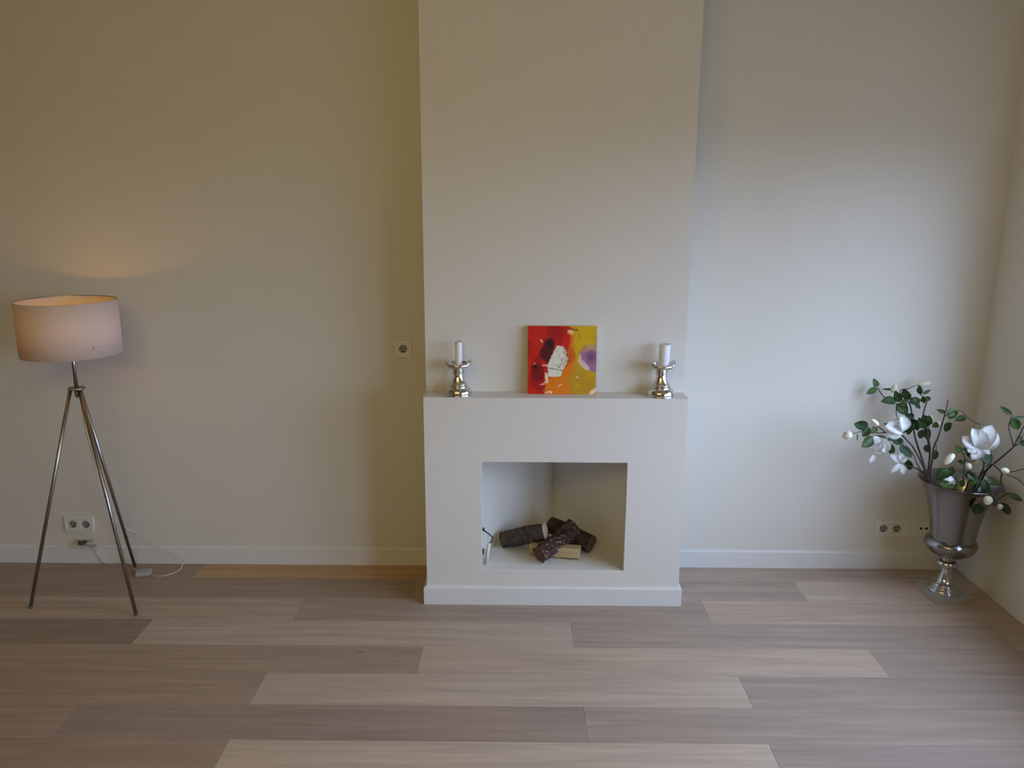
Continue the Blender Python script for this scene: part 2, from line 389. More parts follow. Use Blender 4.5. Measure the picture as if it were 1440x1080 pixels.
# V shaped firebox with splayed walls
bm = bmesh.new()
AP = (.205, .20); LA = (-.345, YS+.04); RA = (.672, YS+.04)
def wallquad(p, q, z0, z1, t):
    d = Vector((q[0]-p[0], q[1]-p[1], 0)).normalized(); nn = Vector((-d.y, d.x, 0))*t
    vs = []
    b2 = bmesh.new()
    for z in (z0, z1):
        for a in (Vector((p[0], p[1], z)), Vector((q[0], q[1], z)), Vector((q[0], q[1], z))+nn, Vector((p[0], p[1], z))+nn):
            vs.append(b2.verts.new(a-Vector((FX, FY, 0))))
    for f in ((0, 1, 2, 3), (4, 5, 6, 7), (0, 1, 5, 4), (1, 2, 6, 5), (2, 3, 7, 6), (3, 0, 4, 7)): b2.faces.new([vs[i] for i in f])
    bmesh.ops.recalc_face_normals(b2, faces=b2.faces); merge(bm, b2)
wallquad(LA, AP, .14, .80, .03)
link('firebox_wall', bm, FIREBOX, fp); bm = bmesh.new()
wallquad(AP, RA, .14, .80, .03)
link('firebox_wall', bm, FIREBOX, fp)
bm = extrude_poly([(LA[0]-FX, LA[1]-FY), (RA[0]-FX, RA[1]-FY), (AP[0]-FX, AP[1]-FY)], .14, .178)
for v in bm.verts: v.co = Vector((v.co.x, v.co.z, v.co.y))
bmesh.ops.recalc_face_normals(bm, faces=bm.faces)
link('hearth', bm, FIREBOX, fp)
bm = extrude_poly([(LA[0]-FX, LA[1]-FY), (RA[0]-FX, RA[1]-FY), (AP[0]-FX, AP[1]-FY)], .78, .80)
for v in bm.verts: v.co = Vector((v.co.x, v.co.z, v.co.y))
bmesh.ops.recalc_face_normals(bm, faces=bm.faces)
link('firebox_ceiling', bm, FIREBOX, fp)
# plinth
bm = bmesh.new(); t = .014
for a in (rel(CX0-t, CX1+t, YS-t, YS, 0, .094), rel(CX0-t, CX0, YS, -.001, 0, .094), rel(CX1, CX1+t, YS, -.001, 0, .094)): box(bm, *a)
for e2 in [e2 for e2 in bm.edges]: pass
es = [e2 for e2 in bm.edges if all(v.co.z > .09 for v in e2.verts) and (all(v.co.y < YS-t-FY+.001 for v in e2.verts) or all(v.co.x < CX0-t-FX+.001 for v in e2.verts) or all(v.co.x > CX1+t-FX-.001 for v in e2.verts))]
bmesh.ops.bevel(bm, geom=es, offset=.007, segments=3, affect='EDGES')
link('plinth', bm, TRIM, fp)

# damper lever at the left of the opening
dl = thing('damper_lever', 'cream stick and bent black rod of the damper lever at left edge of the firebox', 'fireplace lever', (-.132, -.355, .178))
bm = tube(bmesh.new(), [(-.012, -.006, .0), (-.008, -.003, .06), (.0, .0, .108)], .0095, .0085, 10); link('handle', bm, CREAM, dl, True)
bm = tube(bmesh.new(), [(.004, .0, .106), (.013, .002, .118), (.016, .003, .138), (-.004, .004, .156), (-.028, .005, .173)], .0032, .0032, 8); link('bent_rod', bm, BLACK, dl, True)
bm = bmesh.new(); bmesh.ops.create_icosphere(bm, subdivisions=2, radius=.0105)
for v in bm.verts: v.co.x *= 1.45
b2 = bmesh.new(); tube(b2, [(-.008, 0, .003), (-.02, 0, .010)], .007, .004, 8); merge(bm, b2)
link('knob', bm, BLACK, dl, True, loc=(-.036, .005, .178))
bm = bmesh.new(); box(bm, -.052, -.026, -.006, .008, .050, .077, .003); box(bm, -.052, -.032, -.006, .008, .020, .048, .003)
link('bracket', bm, BLACK, dl)
bm = tube(bmesh.new(), spline([(-.036, 0, .024), (-.03, 0, .018), (-.02, -.002, .021), (-.013, -.004, .010)]), .0016, .0016, 6); link('link_wire', bm, STEEL, dl, True)
link('foot_pad', newbox(-.020, -.003, -.014, .004, 0, .006, .002), PLASTIC, dl)

# ------------------------------------------------------------------ logs
def log(name, label, p, q, r, barkm, endm, seed, flat=None, wob=.12, taper=1.0, squash=1.0, extra=None):
    p, q = Vector(p), Vector(q); ax = q-p; L = ax.length
    o = thing(name, label, 'firewood', p, 0, 'firewood logs in the fireplace')
    M = ax.normalized().to_track_quat('X', 'Z').to_matrix().to_4x4()
    seg, n = 34, 30
    bm = bmesh.new(); rings = []
    for i in range(n+1):
        s = i/n; ring = []
        for k in range(seg):
            t = 2*math.pi*k/seg
            rr = r*(1+(taper-1)*s)
            c = Vector((L*s, math.cos(t), math.sin(t)))
            nz = noise.noise(Vector((seed*7.3+s*L*9, math.cos(t)*1.3, math.sin(t)*1.3)))
            fine = noise.noise(Vector((seed*3.1+s*L*40, math.cos(t)*5, math.sin(t)*5)))
            ridge = abs(noise.noise(Vector((seed*5.7+s*L*22, math.cos(t)*6.5, math.sin(t)*6.5))))
            rr *= 1+wob*nz+.35*wob*fine+wob*.55*(.25-ridge)
            y, z = math.cos(t)*rr, math.sin(t)*rr*squash
            if flat is not None:
                z = min(z, flat[0]*r); 
                if len(flat) > 1: y = max(y, flat[1]*r)
            bend = .006*math.sin(s*3.0+seed)
            ring.append(bm.verts.new((L*s, y+bend, z)))
        rings.append(ring)
    for a, b in zip(rings, rings[1:]):
        for k in range(seg): bm.faces.new((a[k], a[(k+1) % seg], b[(k+1) % seg], b[k]))
    bmesh.ops.recalc_face_normals(bm, faces=bm.faces)
    ends = [[v.co.copy() for v in rings[0]], [v.co.copy() for v in rings[-1]]]
    bm.transform(M)
    link('bark' if barkm is not WOOD_SPLIT else 'split_wood', bm, barkm, o, True)
    for e_i, ring in enumerate(ends):
        b2 = bmesh.new(); c = sum(ring, Vector())/len(ring)
        sgn = -1 if e_i == 0 else 1
        c2 = c+Vector((sgn*.001, 0, 0))
        inner = [b2.verts.new(c+(v-c)*.99+Vector((sgn*.0015, 0, 0))) for v in ring]; outer = [b2.verts.new(v) for v in ring]; cc = b2.verts.new(c2+Vector((sgn*.001, 0, 0)))
        for k in range(seg):
            b2.faces.new((outer[k], outer[(k+1) % seg], inner[(k+1) % seg], inner[k])); b2.faces.new((inner[k], inner[(k+1) % seg], cc))
        bmesh.ops.recalc_face_normals(b2, faces=b2.faces); b2.transform(M)
        link('cut_end', b2, endm, o)
    return o
zb = .178
log('firewood_log', 'grey-brown smooth-barked log lying at the left, its pale cut end facing right', (-.074, -.170, zb+.040), (.150, -.226, zb+.116), .038, BARK_GREY, WOOD_CUT, 1, wob=.20, taper=1.26)
log('firewood_log', 'dark brown log slanting down to the right at the back of the pile', (.175, -.085, zb+.092), (.385, -.222, zb+.050), .043, BARK_DARK, WOOD_BROWN, 2, wob=.18, taper=1.08)
log('firewood_log', 'pale split log without bark at the bottom of the pile', (.075, -.245, zb+.040), (.318, -.300, zb+.041), .037, WOOD_SPLIT, WOOD_CUT, 3, flat=(.62, -.75), wob=.07)
log('firewood_log', 'rough reddish-brown log with flaky bark lying across the top of the pile', (.112, -.350, zb+.046), (.297, -.190, zb+.118), .042, BARK_RED, WOOD_BROWN, 4, wob=.42, taper=1.0)

# ------------------------------------------------------------------ mantel: candles and painting
def candle_holder(label, x, y):
    o = thing('candle_holder', label, 'candle holder', (x, y, ZM), 0, 'silver candle holders on the mantel')
    base = [(.001, 0), (.0615, 0), (.0645, .004), (.0645, .013), (.062, .023), (.056, .032), (.049, .037), (.043, .039)]
    link('base', lathe(smooth_prof(base, 3), 48), CHROME, o, True)
    stem = [(.043, .038), (.0445, .042), (.042, .046), (.0400, .0475), (.0415, .052), (.0390, .056), (.0360, .058), (.031, .068), (.0265, .080), (.0235, .091), (.0225, .099)]
    link('stem', lathe(smooth_prof(stem, 3), 48), CHROME, o, True)
    bm = bmesh.new()
    for zc in (.1015, .1085, .1155):
        merge(bm, lathe(smooth_prof([(.022, zc-.0035), (.0262, zc-.0022), (.0275, zc), (.0262, zc+.0022), (.022, zc+.0035)], 2), 40))
    link('neck_ring', bm, CHROME, o, True)
    def lobes(i, r, z, t):
        ear = max(0.0, math.cos(2*t)); f = max(0, min(1, (r-.040)/.018))
        return (r*(1+.04*ear*f), z+f*(.020*ear-.006))
    cup = [(.001, .117), (.022, .118), (.026, .122), (.031, .127), (.040, .1295), (.049, .133), (.0550, .138), (.0595, .144), (.0612, .149), (.0600, .1545), (.0565, .1565), (.0525, .154), (.0500, .147), (.0460, .140), (.038, .137), (.026, .1365), (.001, .1365)]
    link('drip_cup', lathe(smooth_prof(cup, 2), 64, rimfn=lobes), CHROME, o, True)
    return o
def candle(label, x, y, r, h):
    o = thing('candle', label, 'candle', (x, y, ZM+.1375), 0, 'white candles on the mantel')
    link('wax', lathe(smooth_prof([(.001, 0), (r, 0), (r, .002), (r, h-.003), (r-.002, h-.0005), (r*.6, h-.002), (.001, h-.003)], 2), 32), WAX, o, True)
    link('wick', tube(bmesh.new(), [(0, 0, h-.004), (.0005, 0, h+.004), (.002, 0, h+.008)], .0009, .0007, 6), WICK, o)
candle_holder('silver turned candle holder at the left end of the white mantel', -.274, -.362)
candle_holder('silver turned candle holder at the right end of the white mantel', .674, -.362)
candle('slim white candle standing in the left candle holder', -.272, -.362, .0165, .110)
candle('thicker white candle standing in the right candle holder', .683, -.362, .0255, .104)

def painting():
    w = .322; h = .322; t = .022
    o = thing('painting', 'small square abstract canvas in red and yellow leaning on the chimney breast', 'painting', (.210, -.349, ZM), 0)
    o.rotation_euler = (-.075, 0, 0)
    link('canvas', newbox(-w/2, w/2, 0, t, .0005, h, .0015), CANVAS, o)
    n = 130; bm = bmesh.new()
    lay = bm.loops.layers.float_color.new('paint')
    def lin(c): return [((v/255+.055)/1.055)**2.4 if v > 10 else v/3294 for v in c]
    def sm(a, b, x):
        x = min(1, max(0, (x-a)/(b-a))); return x*x*(3-2*x)
    def mix(a, b, f): return [p+(q-p)*f for p, q in zip(a, b)]
    def inside(u, v, poly):
        c = False; j = len(poly)-1
        for i in range(len(poly)):
            (xi, yi), (xj, yj) = poly[i], poly[j]
            if (yi > v) != (yj > v) and u < (xj-xi)*(v-yi)/(yj-yi)+xi: c = not c
            j = i
        return c
    def seg(u, v, a, b):
        dx, dy = b[0]-a[0], b[1]-a[1]; tt = max(0, min(1, ((u-a[0])*dx+(v-a[1])*dy)/(dx*dx+dy*dy)))
        return math.hypot(u-a[0]-tt*dx, v-a[1]-tt*dy)
    WP = [(.42, .29), (.525, .29), (.565, .41), (.55, .45), (.59, .43), (.575, .53), (.52, .63), (.505, .64), (.495, .735), (.40, .74), (.30, .745), (.295, .62), (.31, .52), (.36, .41), (.39, .36)]
    RED, RED2, YEL, YEL2, ORA, MAR, BLK = lin((186, 30, 16)), lin((150, 18, 14)), lin((196, 158, 14)), lin((172, 132, 22)), lin((206, 112, 14)), lin((72, 14, 18)), lin((36, 8, 14))
    WHT, CRM, PUR, PUR2 = lin((208, 204, 186)), lin((224, 176, 120)), lin((148, 106, 136)), lin((108, 70, 104))
    def col(u, v):
        q = noise.noise(Vector((u*9, v*9, 1.7))); q2 = noise.noise(Vector((u*26, v*26, 4.1))); q3 = noise.noise(Vector((u*4, v*5, 8.8)))
        uu = u+.035*q+.015*q2; vv = v+.035*q3+.015*q2
        c = mix(RED, RED2, sm(-.2, .6, q3+.5*q))
        edge = .60 if v < .5 else .60-.34*sm(.5, .86, v)
        y = mix(YEL, YEL2, sm(.1, .9, v+.5*q))
        o_f = sm(edge-.03, edge+.03, uu)
        body = mix(c, ORA, o_f)
        c = mix(body, y, sm(edge+.01+.30*sm(.45, .9, v), edge+.12+.30*sm(.45, .9, v), uu))
        c = mix(c, lin((190, 84, 20)), .8*(1-sm(.7, 1.1, math.hypot((uu-.635)/.065, (vv-.42)/.15))))
        c = mix(c, MAR, .95*(1-sm(.75, 1.05, math.hypot((uu-.285)/.115, (vv-.37)/.20))))
        c = mix(c, BLK, .8*(1-sm(.5, 1.05, math.hypot((uu-.33)/.085, (vv-.26)/.08))))
        c = mix(c, lin((104, 10, 12)), .9*(1-sm(.6, 1.1, math.hypot((uu-.15)/.12, (vv-.70)/.15))))
        c = mix(c, BLK, .8*(1-sm(.4, 1.05, math.hypot((uu-.11)/.075, (vv-.615)/.035))))
        c = mix(c, CRM, .9*(1-sm(.7, 1.0, math.hypot((uu-.625)/.06, (vv-.085)/.05))))
        c = mix(c, lin((120, 30, 14)), .8*(1-sm(.5, 1.0, seg(uu, vv, (.57, .02), (.72, .06))/.018)))
        if inside(uu, vv, [(.76, .36), (.80, .285), (1.02, .26), (1.02, .69), (.95, .68), (.86, .61), (.75, .52)]):
            c = mix(PUR, PUR2, sm(.0, 1, 1-math.hypot((u-.92)/.13, (v-.45)/.15)))
            if v < .36+.05*q: c = mix(c, y, .55)
        for a, b, w_ in (((.765, .40), (.745, .52), .012), ((.75, .52), (.87, .62), .026), ((.80, .50), (.89, .60), .010)):
            if seg(uu, vv, a, b) < w_: c = mix(c, lin((214, 186, 176)), .8)
        if inside(u+.012*q2, v+.012*q, WP): c = mix(WHT, lin((176, 170, 152)), sm(.1, .7, q2+.3*q))
        for a, b in (((.52, .32), (.55, .42)), ((.53, .46), (.47, .60)), ((.30, .615), (.50, .645)), ((.58, .44), (.52, .60)), ((.42, .58), (.47, .61))):
            if seg(u, v, a, b) < .007: c = mix(c, lin((112, 92, 72)), .75)
        for a, b, w_ in (((.28, .69), (.285, .83), .020), ((.25, .82), (.20, .88), .010), ((.22, .58), (.31, .57), .010), ((.105, .55), (.12, .57), .008), ((.715, .735), (.755, .755), .007), ((.18, .185), (.20, .23), .006), ((.93, .985), (1.0, .93), .022), ((.28, .985), (.36, .985), .009), ((.50, .85), (.44, .89), .007)):
            if seg(uu, vv, a, b) < w_: c = mix(c, lin((226, 200, 170)), .85)
        return c
    g = [[bm.verts.new((-w/2+w*i/n, -.0012-.0010*max(0, noise.noise(Vector((i*.11, k*.13, 2.2)))), h*(1-k/n)+.0005)) for i in range(n+1)] for k in range(n+1)]
    for k in range(n):
        for i in range(n):
            f = bm.faces.new((g[k][i], g[k+1][i], g[k+1][i+1], g[k][i+1]))
            for lp, (a, b) in zip(f.loops, ((i, k), (i, k+1), (i+1, k+1), (i+1, k))): lp[lay] = (*col(a/n, b/n), 1)
    m = bpy.data.materials.new('oil_paint'); m.use_nodes = True; nt = m.node_tree; b = nt.nodes['Principled BSDF']
    at = nt.nodes.new('ShaderNodeVertexColor'); at.layer_name = 'paint'
    gm = nt.nodes.new('ShaderNodeMix'); gm.data_type = 'RGBA'; gm.blend_type = 'MULTIPLY'; gm.inputs[0].default_value = 1; gm.inputs[7].default_value = (1.25, 1.25, 1.22, 1)
    nt.links.new(at.outputs['Color'], gm.inputs[6]); nt.links.new(gm.outputs[2], b.inputs['Base Color']); b.inputs['Roughness'].default_value = .55; b.inputs['Specular IOR Level'].default_value = .3
    link('painted_face', bm, m, o)
painting()

# ------------------------------------------------------------------ wall sockets
def disc_hole(bm, x, z, r, y, seg=24):
    vs = [bm.verts.new((x+r*math.cos(2*math.pi*k/seg), y, z+r*math.sin(2*math.pi*k/seg))) for k in range(seg)]
    return vs
def socket_unit(o, x, z, w=.0555):
    """one round earthed socket: raised insert, recessed well, two pin holes and two earth clips"""
    seg = 28
    bm = bmesh.new()
    sq = []
    for k in range(seg):
        t = 2*math.pi*k/seg; c, s = math.cos(t), math.sin(t); m_ = max(abs(c), abs(s)); sq.append((c/m_*w/2, s/m_*w/2))
    R = .0195
    r0 = [bm.verts.new((x+a, -.0085, z+b)) for a, b in sq]
    r00 = [bm.verts.new((x+a, -.001, z+b)) for a, b in sq]
    r1 = [bm.verts.new((x+R*math.cos(2*math.pi*k/seg), -.0085, z+R*math.sin(2*math.pi*k/seg))) for k in range(seg)]
    for k in range(seg):
        j = (k+1) % seg; bm.faces.new((r0[k], r0[j], r1[j], r1[k])); bm.faces.new((r00[k], r00[j], r0[j], r0[k]))
    bmesh.ops.recalc_face_normals(bm, faces=bm.faces); ins = link('socket_insert', bm, PLASTIC, o)
    bm = bmesh.new()
    r1 = [bm.verts.new((x+R*math.cos(2*math.pi*k/seg), -.0084, z+R*math.sin(2*math.pi*k/seg))) for k in range(seg)]
    r2 = [bm.verts.new((x+.018*math.cos(2*math.pi*k/seg), -.0010, z+.018*math.sin(2*math.pi*k/seg))) for k in range(seg)]
    for k in range(seg):
        j = (k+1) % seg; bm.faces.new((r1[k], r1[j], r2[j], r2[k]))
    bm.faces.new(r2); bmesh.ops.recalc_face_normals(bm, faces=bm.faces); link('socket_well', bm, GREY_WELLSHADE, ins)
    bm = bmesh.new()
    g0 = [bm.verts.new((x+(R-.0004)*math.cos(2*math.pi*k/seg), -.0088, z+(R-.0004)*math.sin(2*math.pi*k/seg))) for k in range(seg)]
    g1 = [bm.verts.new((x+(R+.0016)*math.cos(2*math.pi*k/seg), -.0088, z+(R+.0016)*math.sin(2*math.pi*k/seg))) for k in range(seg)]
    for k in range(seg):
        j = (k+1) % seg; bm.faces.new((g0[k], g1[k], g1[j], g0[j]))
    link('shadow_ring', bm, RIM_SHADOW, ins)  # flat ring painting the shadow around the well, no real gap
    for dx, dz in ((-.0095, .002), (.0095, .002), (0, -.0145)):
        b2 = tube(bmesh.new(), [(x+dx, -.0012, z+dz), (x+dx, -.0022, z+dz)], .0042 if dz > 0 else .0058, None, 10); link('pin_hole' if dz > 0 else 'earth_clip', b2, DARKHOLE, ins)
def socket_plate(label, x, z, n, plate, extras=None):
    o = thing('wall_socket', label, 'wall socket', (x, 0, z))
    W = .071*(n-1)+plate
    bm = bmesh.new()
    # frame with openings left for the inserts: rails and stiles
    hw, hh, iw = W/2, plate/2, .0288
    box(bm, -hw, hw, -.0105, -.0005, iw, hh, .0022); box(bm, -hw, hw, -.0105, -.0005, -hh, -iw, .0022)
    xs = [-.071*(n-1)/2+.071*i for i in range(n)]
    cuts = [-hw]+sum([[c-iw, c+iw] for c in xs], [])+[hw]
    for a, b in zip(cuts[0::2], cuts[1::2]): box(bm, a, b, -.0105, -.0005, -iw, iw)
    link('frame', bm, PLASTIC, o)
    for i, c in enumerate(xs):
        kind = (extras or {}).get(i, 'power')
        if kind == 'power': socket_unit(o, c, 0)
        elif kind == 'phone':
            ins = link('phone_insert', newbox(c-iw+.0013, c+iw-.0013, -.0080, -.0005, -iw+.0013, iw-.0013, .001), PLASTIC, o)
            for dx, dz in ((-.012, .003), (-.004, .003), (.004, .003), (.012, .003), (.002, -.008)):
                link('contact', newbox(c+dx-.0015, c+dx+.0015, -.0082, -.006, dz-.0018, dz+.0018), GREY_WELLSHADE, ins)
        else:
            ins = link('aerial_insert', newbox(c-iw+.0013, c+iw-.0013, -.0080, -.0005, -iw+.0013, iw-.0013, .001), PLASTIC, o)
            for dx in (-.015, .015):
                link('aerial_jack', tube(bmesh.new(), [(c+dx, -.006, .002), (c+dx, -.0125, .002)], .0072, .0068, 14), DARKHOLE, ins)
            link('screw', tube(bmesh.new(), [(c, -.007, .002), (c, -.0085, .002)], .0022, None, 8), GREY_WELLSHADE, ins)
    return o
socket_plate('single white wall socket beside the chimney breast at mantel height', -.581, 1.189, 1, .081)
socket_plate('double white wall socket behind the floor lamp, above the skirting', -2.349, .222, 2, .081)
socket_plate('long white four-gang plate with aerial sockets behind the silver urn', 2.068, .230, 4, .084, {2: 'phone', 3: 'aerial'})

# ------------------------------------------------------------------ floor lamp
LX, LY = -2.064, -.379
lamp = thing('floor_lamp', 'lit tripod floor lamp with a white drum shade and thin steel legs', 'floor lamp', (LX, LY, 0))
ZC = 1.060
feet = [(-2.339, -.507), (-1.800, -.570), (-2.046, -.060)]
for fx, fy in feet:
    d = Vector((fx-LX, fy-LY, 0)); dn = d.normalized()
    top = dn*.026+Vector((0, 0, ZC-.004)); bot = Vector((d.x, d.y, .010))
    leg = link('leg', tube(bmesh.new(), [top, bot], .0085, .0085, 14), STEEL, lamp, True)
    link('foot_cap', tube(bmesh.new(), [bot, bot-(top-bot).normalized()*.0095], .0092, .0088, 12), ADAPT, leg, True)
link('collar', lathe([(.001, ZC-.004), (.036, ZC-.004), (.0385, ZC-.002), (.0385, ZC+.003), (.036, ZC+.005), (.001, ZC+.005)], 36), STEEL, lamp, True)
link('hub', lathe([(.001, ZC-.045), (.007, ZC-.044), (.0115, ZC-.03), (.0115, ZC-.004)], 20), STEEL, lamp, True)
link('pole', tube(bmesh.new(), [(0, 0, ZC), (0, 0, 1.275)], .0085, None, 16), STEEL, lamp, True)
SZ0, SZ1, SR = 1.226, 1.474, .2135
bm = bmesh.new()
merge(bm, lathe([(SR-.0016, SZ0), (SR, SZ0), (SR, SZ1), (SR-.0016, SZ1), (SR-.0016, SZ0)], 96, cap=False))
shade = link('lamp_shade', bm, SHADE, lamp, True)
for p in shade.data.polygons:
    p.use_smooth = abs(p.normal.z) < .5
bm = bmesh.new()
for z in (SZ0+.002, SZ1-.002):
    merge(bm, tube(bmesh.new(), [((SR-.004)*math.cos(2*math.pi*k/48), (SR-.004)*math.sin(2*math.pi*k/48), z) for k in range(49)], .002, None, 6, False))
for a in range(3):
    t = a*2*math.pi/3+.3; b2 = tube(bmesh.new(), [(.02*math.cos(t), .02*math.sin(t), 1.285), ((SR-.004)*math.cos(t), (SR-.004)*math.sin(t), 1.300)], .0018, None, 6); merge(bm, b2)
link('shade_ring', bm, STEEL, shade, True)
# small dark print near the lower right edge of the shade, and the seam
bm = bmesh.new()
def on_shade(bm, a0, a1, z0, z1):
    n = 3; vs = []
    for z in (z0, z1): vs.append([bm.verts.new(((SR+.0006)*math.cos(a0+(a1-a0)*k/n), (SR+.0006)*math.sin(a0+(a1-a0)*k/n), z)) for k in range(n+1)])
    for k in range(n): bm.faces.new((vs[0][k], vs[0][k+1], vs[1][k+1], vs[1][k]))
aR = -math.pi/2+math.radians(52)
on_shade(bm, aR, aR+.010, SZ0+.036, SZ0+.052); on_shade(bm, aR+.010, aR+.030, SZ0+.047, SZ0+.052)
link('printed_mark', bm, INK, shade)
bm = bmesh.new()
for i in range(4): on_shade(bm, aR+.10+i*.10, aR+.13+i*.10, SZ0+.048, SZ0+.050)
link('printed_mark', bm, INK, shade)
aS = -math.pi/2-math.radians(20)
bm = bmesh.new(); on_shade(bm, aS, aS+.008, SZ0, SZ0+.035); link('seam', bm, mat('seam_thread', (.55, .46, .40), .8), shade)
# bulb
link('lamp_socket', lathe([(.001, 1.262), (.016, 1.262), (.018, 1.268), (.018, 1.298), (.014, 1.302), (.001, 1.302)], 24), PLASTIC, lamp, True)
link('bulb', lathe(smooth_prof([(.012, 1.300), (.014, 1.312), (.026, 1.332), (.030, 1.350), (.026, 1.368), (.012, 1.379), (.001, 1.381)], 3), 24), glow_mat('warm_bulb', (1.0, .62, .26), 3.0), lamp, True)
ld = bpy.data.lights.new('bulb_light', 'POINT'); ld.energy = LAMP_W; ld.color = (1.0, .46, .10); ld.shadow_soft_size = .012
lo = bpy.data.objects.new('bulb_light', ld); COL.objects.link(lo); lo.parent = lamp; lo.location = (0, 0, 1.392)

# paper lanterns of the room, behind the camera
def lantern(label, x, y, z, w, r=.40):
    o = thing('paper_lantern', label, 'ceiling lamp', (x, y, z))
    link('paper_globe', lathe([(max(.001, r*math.sin(math.pi*k/24)), -r*math.cos(math.pi*k/24)) for k in range(25)], 40), glow_mat('warm_paper', (1.0, .775, .25), w), o, True)
    link('globe_cap', lathe([(.001, r-.004), (.05, r-.004), (.05, r+.03), (.001, r+.04)], 24), STEEL, o, True)
    link('flex', tube(bmesh.new(), [(0, 0, r+.03), (0, 0, HC-z-.006)], .004, None, 8), STEEL, o, True)
lantern('round paper lantern hanging behind the viewpoint on the left', -1.35, -3.55, 2.62, FILL_W)
lantern('round paper lantern hanging behind the viewpoint near the middle', -.30, -3.95, 2.62, FILL_W)

# lamp cord, dimmer and plug
O = Vector((LX, LY, 0))
def relc(pts): return [Vector(p)-O for p in pts]
hang = [(-2.05, -.385, 1.035), (-2.02, -.42, .85), (-1.99, -.43, .70), (-2.02, -.36, .52), (-2.085, -.18, .372), (-2.066, -.15, .293), (-2.018, -.10, .225), (-1.955, -.085, .175), (-1.876, -.10, .125), (-1.790, -.085, .080), (-1.775, -.075, .045), (-1.790, -.10, .006), (-1.834, -.160, .0035), (-1.88, -.165, .0035), (-1.925, -.150, .008)]
bm = tube(bmesh.new(), spline(relc(hang), 6), .0026, None, 6)
back = [(-1.985, -.140, .008), (-2.04, -.085, .0035), (-2.09, -.03, .0035), (-2.16, -.022, .0035), (-2.225, -.024, .006), (-2.255, -.022, .045), (-2.275, -.020, .085), (-2.285, -.022, .108)]
b2 = tube(bmesh.new(), spline(relc(back), 6), .0026, None, 6); merge(bm, b2)
cord = link('power_cord', bm, WIRE, lamp, True); cord['label'] = 'thin clear cord running down a leg to the floor'
bm = newbox(-.038, .038, -.024, .024, .001, .026, .006); box(bm, -.012, .012, -.006, .006, .0255, .030, .0015)
dim = link('foot_dimmer', bm, BOXP, cord, False, loc=(-1.956-LX, -.150-LY, 0)); dim.rotation_euler = (0, 0, .25)
ad = thing('power_plug', 'small dark plug with a coiled cord under the double socket on the skirting', 'plug', (-2.315, -.02, .100))
link('plug_body', newbox(-.040, .012, -.016, .004, .012, .036, .006), ADAPT, ad)
link('plug_head', newbox(.010, .042, -.020, .006, .010, .038, .008), BOXP, ad)
coil = [(.042, -.010, .018)]
for k in range(26):
    a = k*.62; coil.append((.030+.036*math.cos(a), -.012-.010*math.sin(a*.7), .012+.014*math.sin(a)))
link('coiled_cord', tube(bmesh.new(), spline(coil, 3), .0024, None, 6), WIRE, ad, True)
link('plug_lead', tube(bmesh.new(), spline([(-.040, -.012, .024), (-.058, -.014, .012), (-.074, -.012, .0035)], 4), .0024, None, 6), WIRE, ad, True)
link('riser_lead', tube(bmesh.new(), spline([(-.018, -.008, .034), (-.030, -.010, .052), (-.037, -.008, .070), (-.033, -.010, .092)], 4), .0024, None, 6), WIRE, ad, True)

# ------------------------------------------------------------------ silver urn
VX, VY = 2.168, -.292
urn = thing('silver_urn', 'tall silver trophy urn on a square foot in the right corner', 'vase', (VX, VY, 0))
link('foot_plate', newbox(-.105, .083, -.108, .092, 0, .031, .002), URN_FOOT, urn)
O_ = (-.008, 0)
st = [(.001, .031), (.078, .031), (.080, .036), (.078, .042), (.070, .045), (.070, .052), (.062, .056), (.060, .063), (.050, .069), (.040, .078), (.032, .095), (.026, .118), (.0225, .140), (.022, .147)]
o = link('stem', lathe(smooth_prof(st, 3), 56), URN_BRIGHT, urn, True); o.location = (O_[0], 0, 0)
kn = [(.022, .144), (.030, .147), (.044, .153), (.051, .163), (.052, .172), (.046, .183), (.034, .189), (.026, .192), (.030, .197), (.032, .203), (.024, .209)]
o = link('knop', lathe(smooth_prof(kn, 3), 56), URN_BRIGHT, urn, True); o.location = (O_[0], 0, 0)
bl = [(.020, .207), (.045, .211), (.078, .222), (.104, .241), (.117, .262), (.120, .278), (.116, .291), (.108, .299), (.101, .302)]
o = link('bowl', lathe(smooth_prof(bl, 4), 72), URN, urn, True); o.location = (O_[0]*.6, 0, 0)
bd = [(.100, .300), (.104, .340), (.113, .400), (.124, .455), (.140, .515), (.157, .560), (.176, .592), (.184, .600), (.186, .603), (.184, .604), (.174, .594), (.154, .560), (.136, .512), (.120, .452), (.108, .398), (.099, .340), (.090, .312), (.001, .308)]
o = link('body', lathe(smooth_prof(bd, 3), 96, cap=False), URN, urn, True)

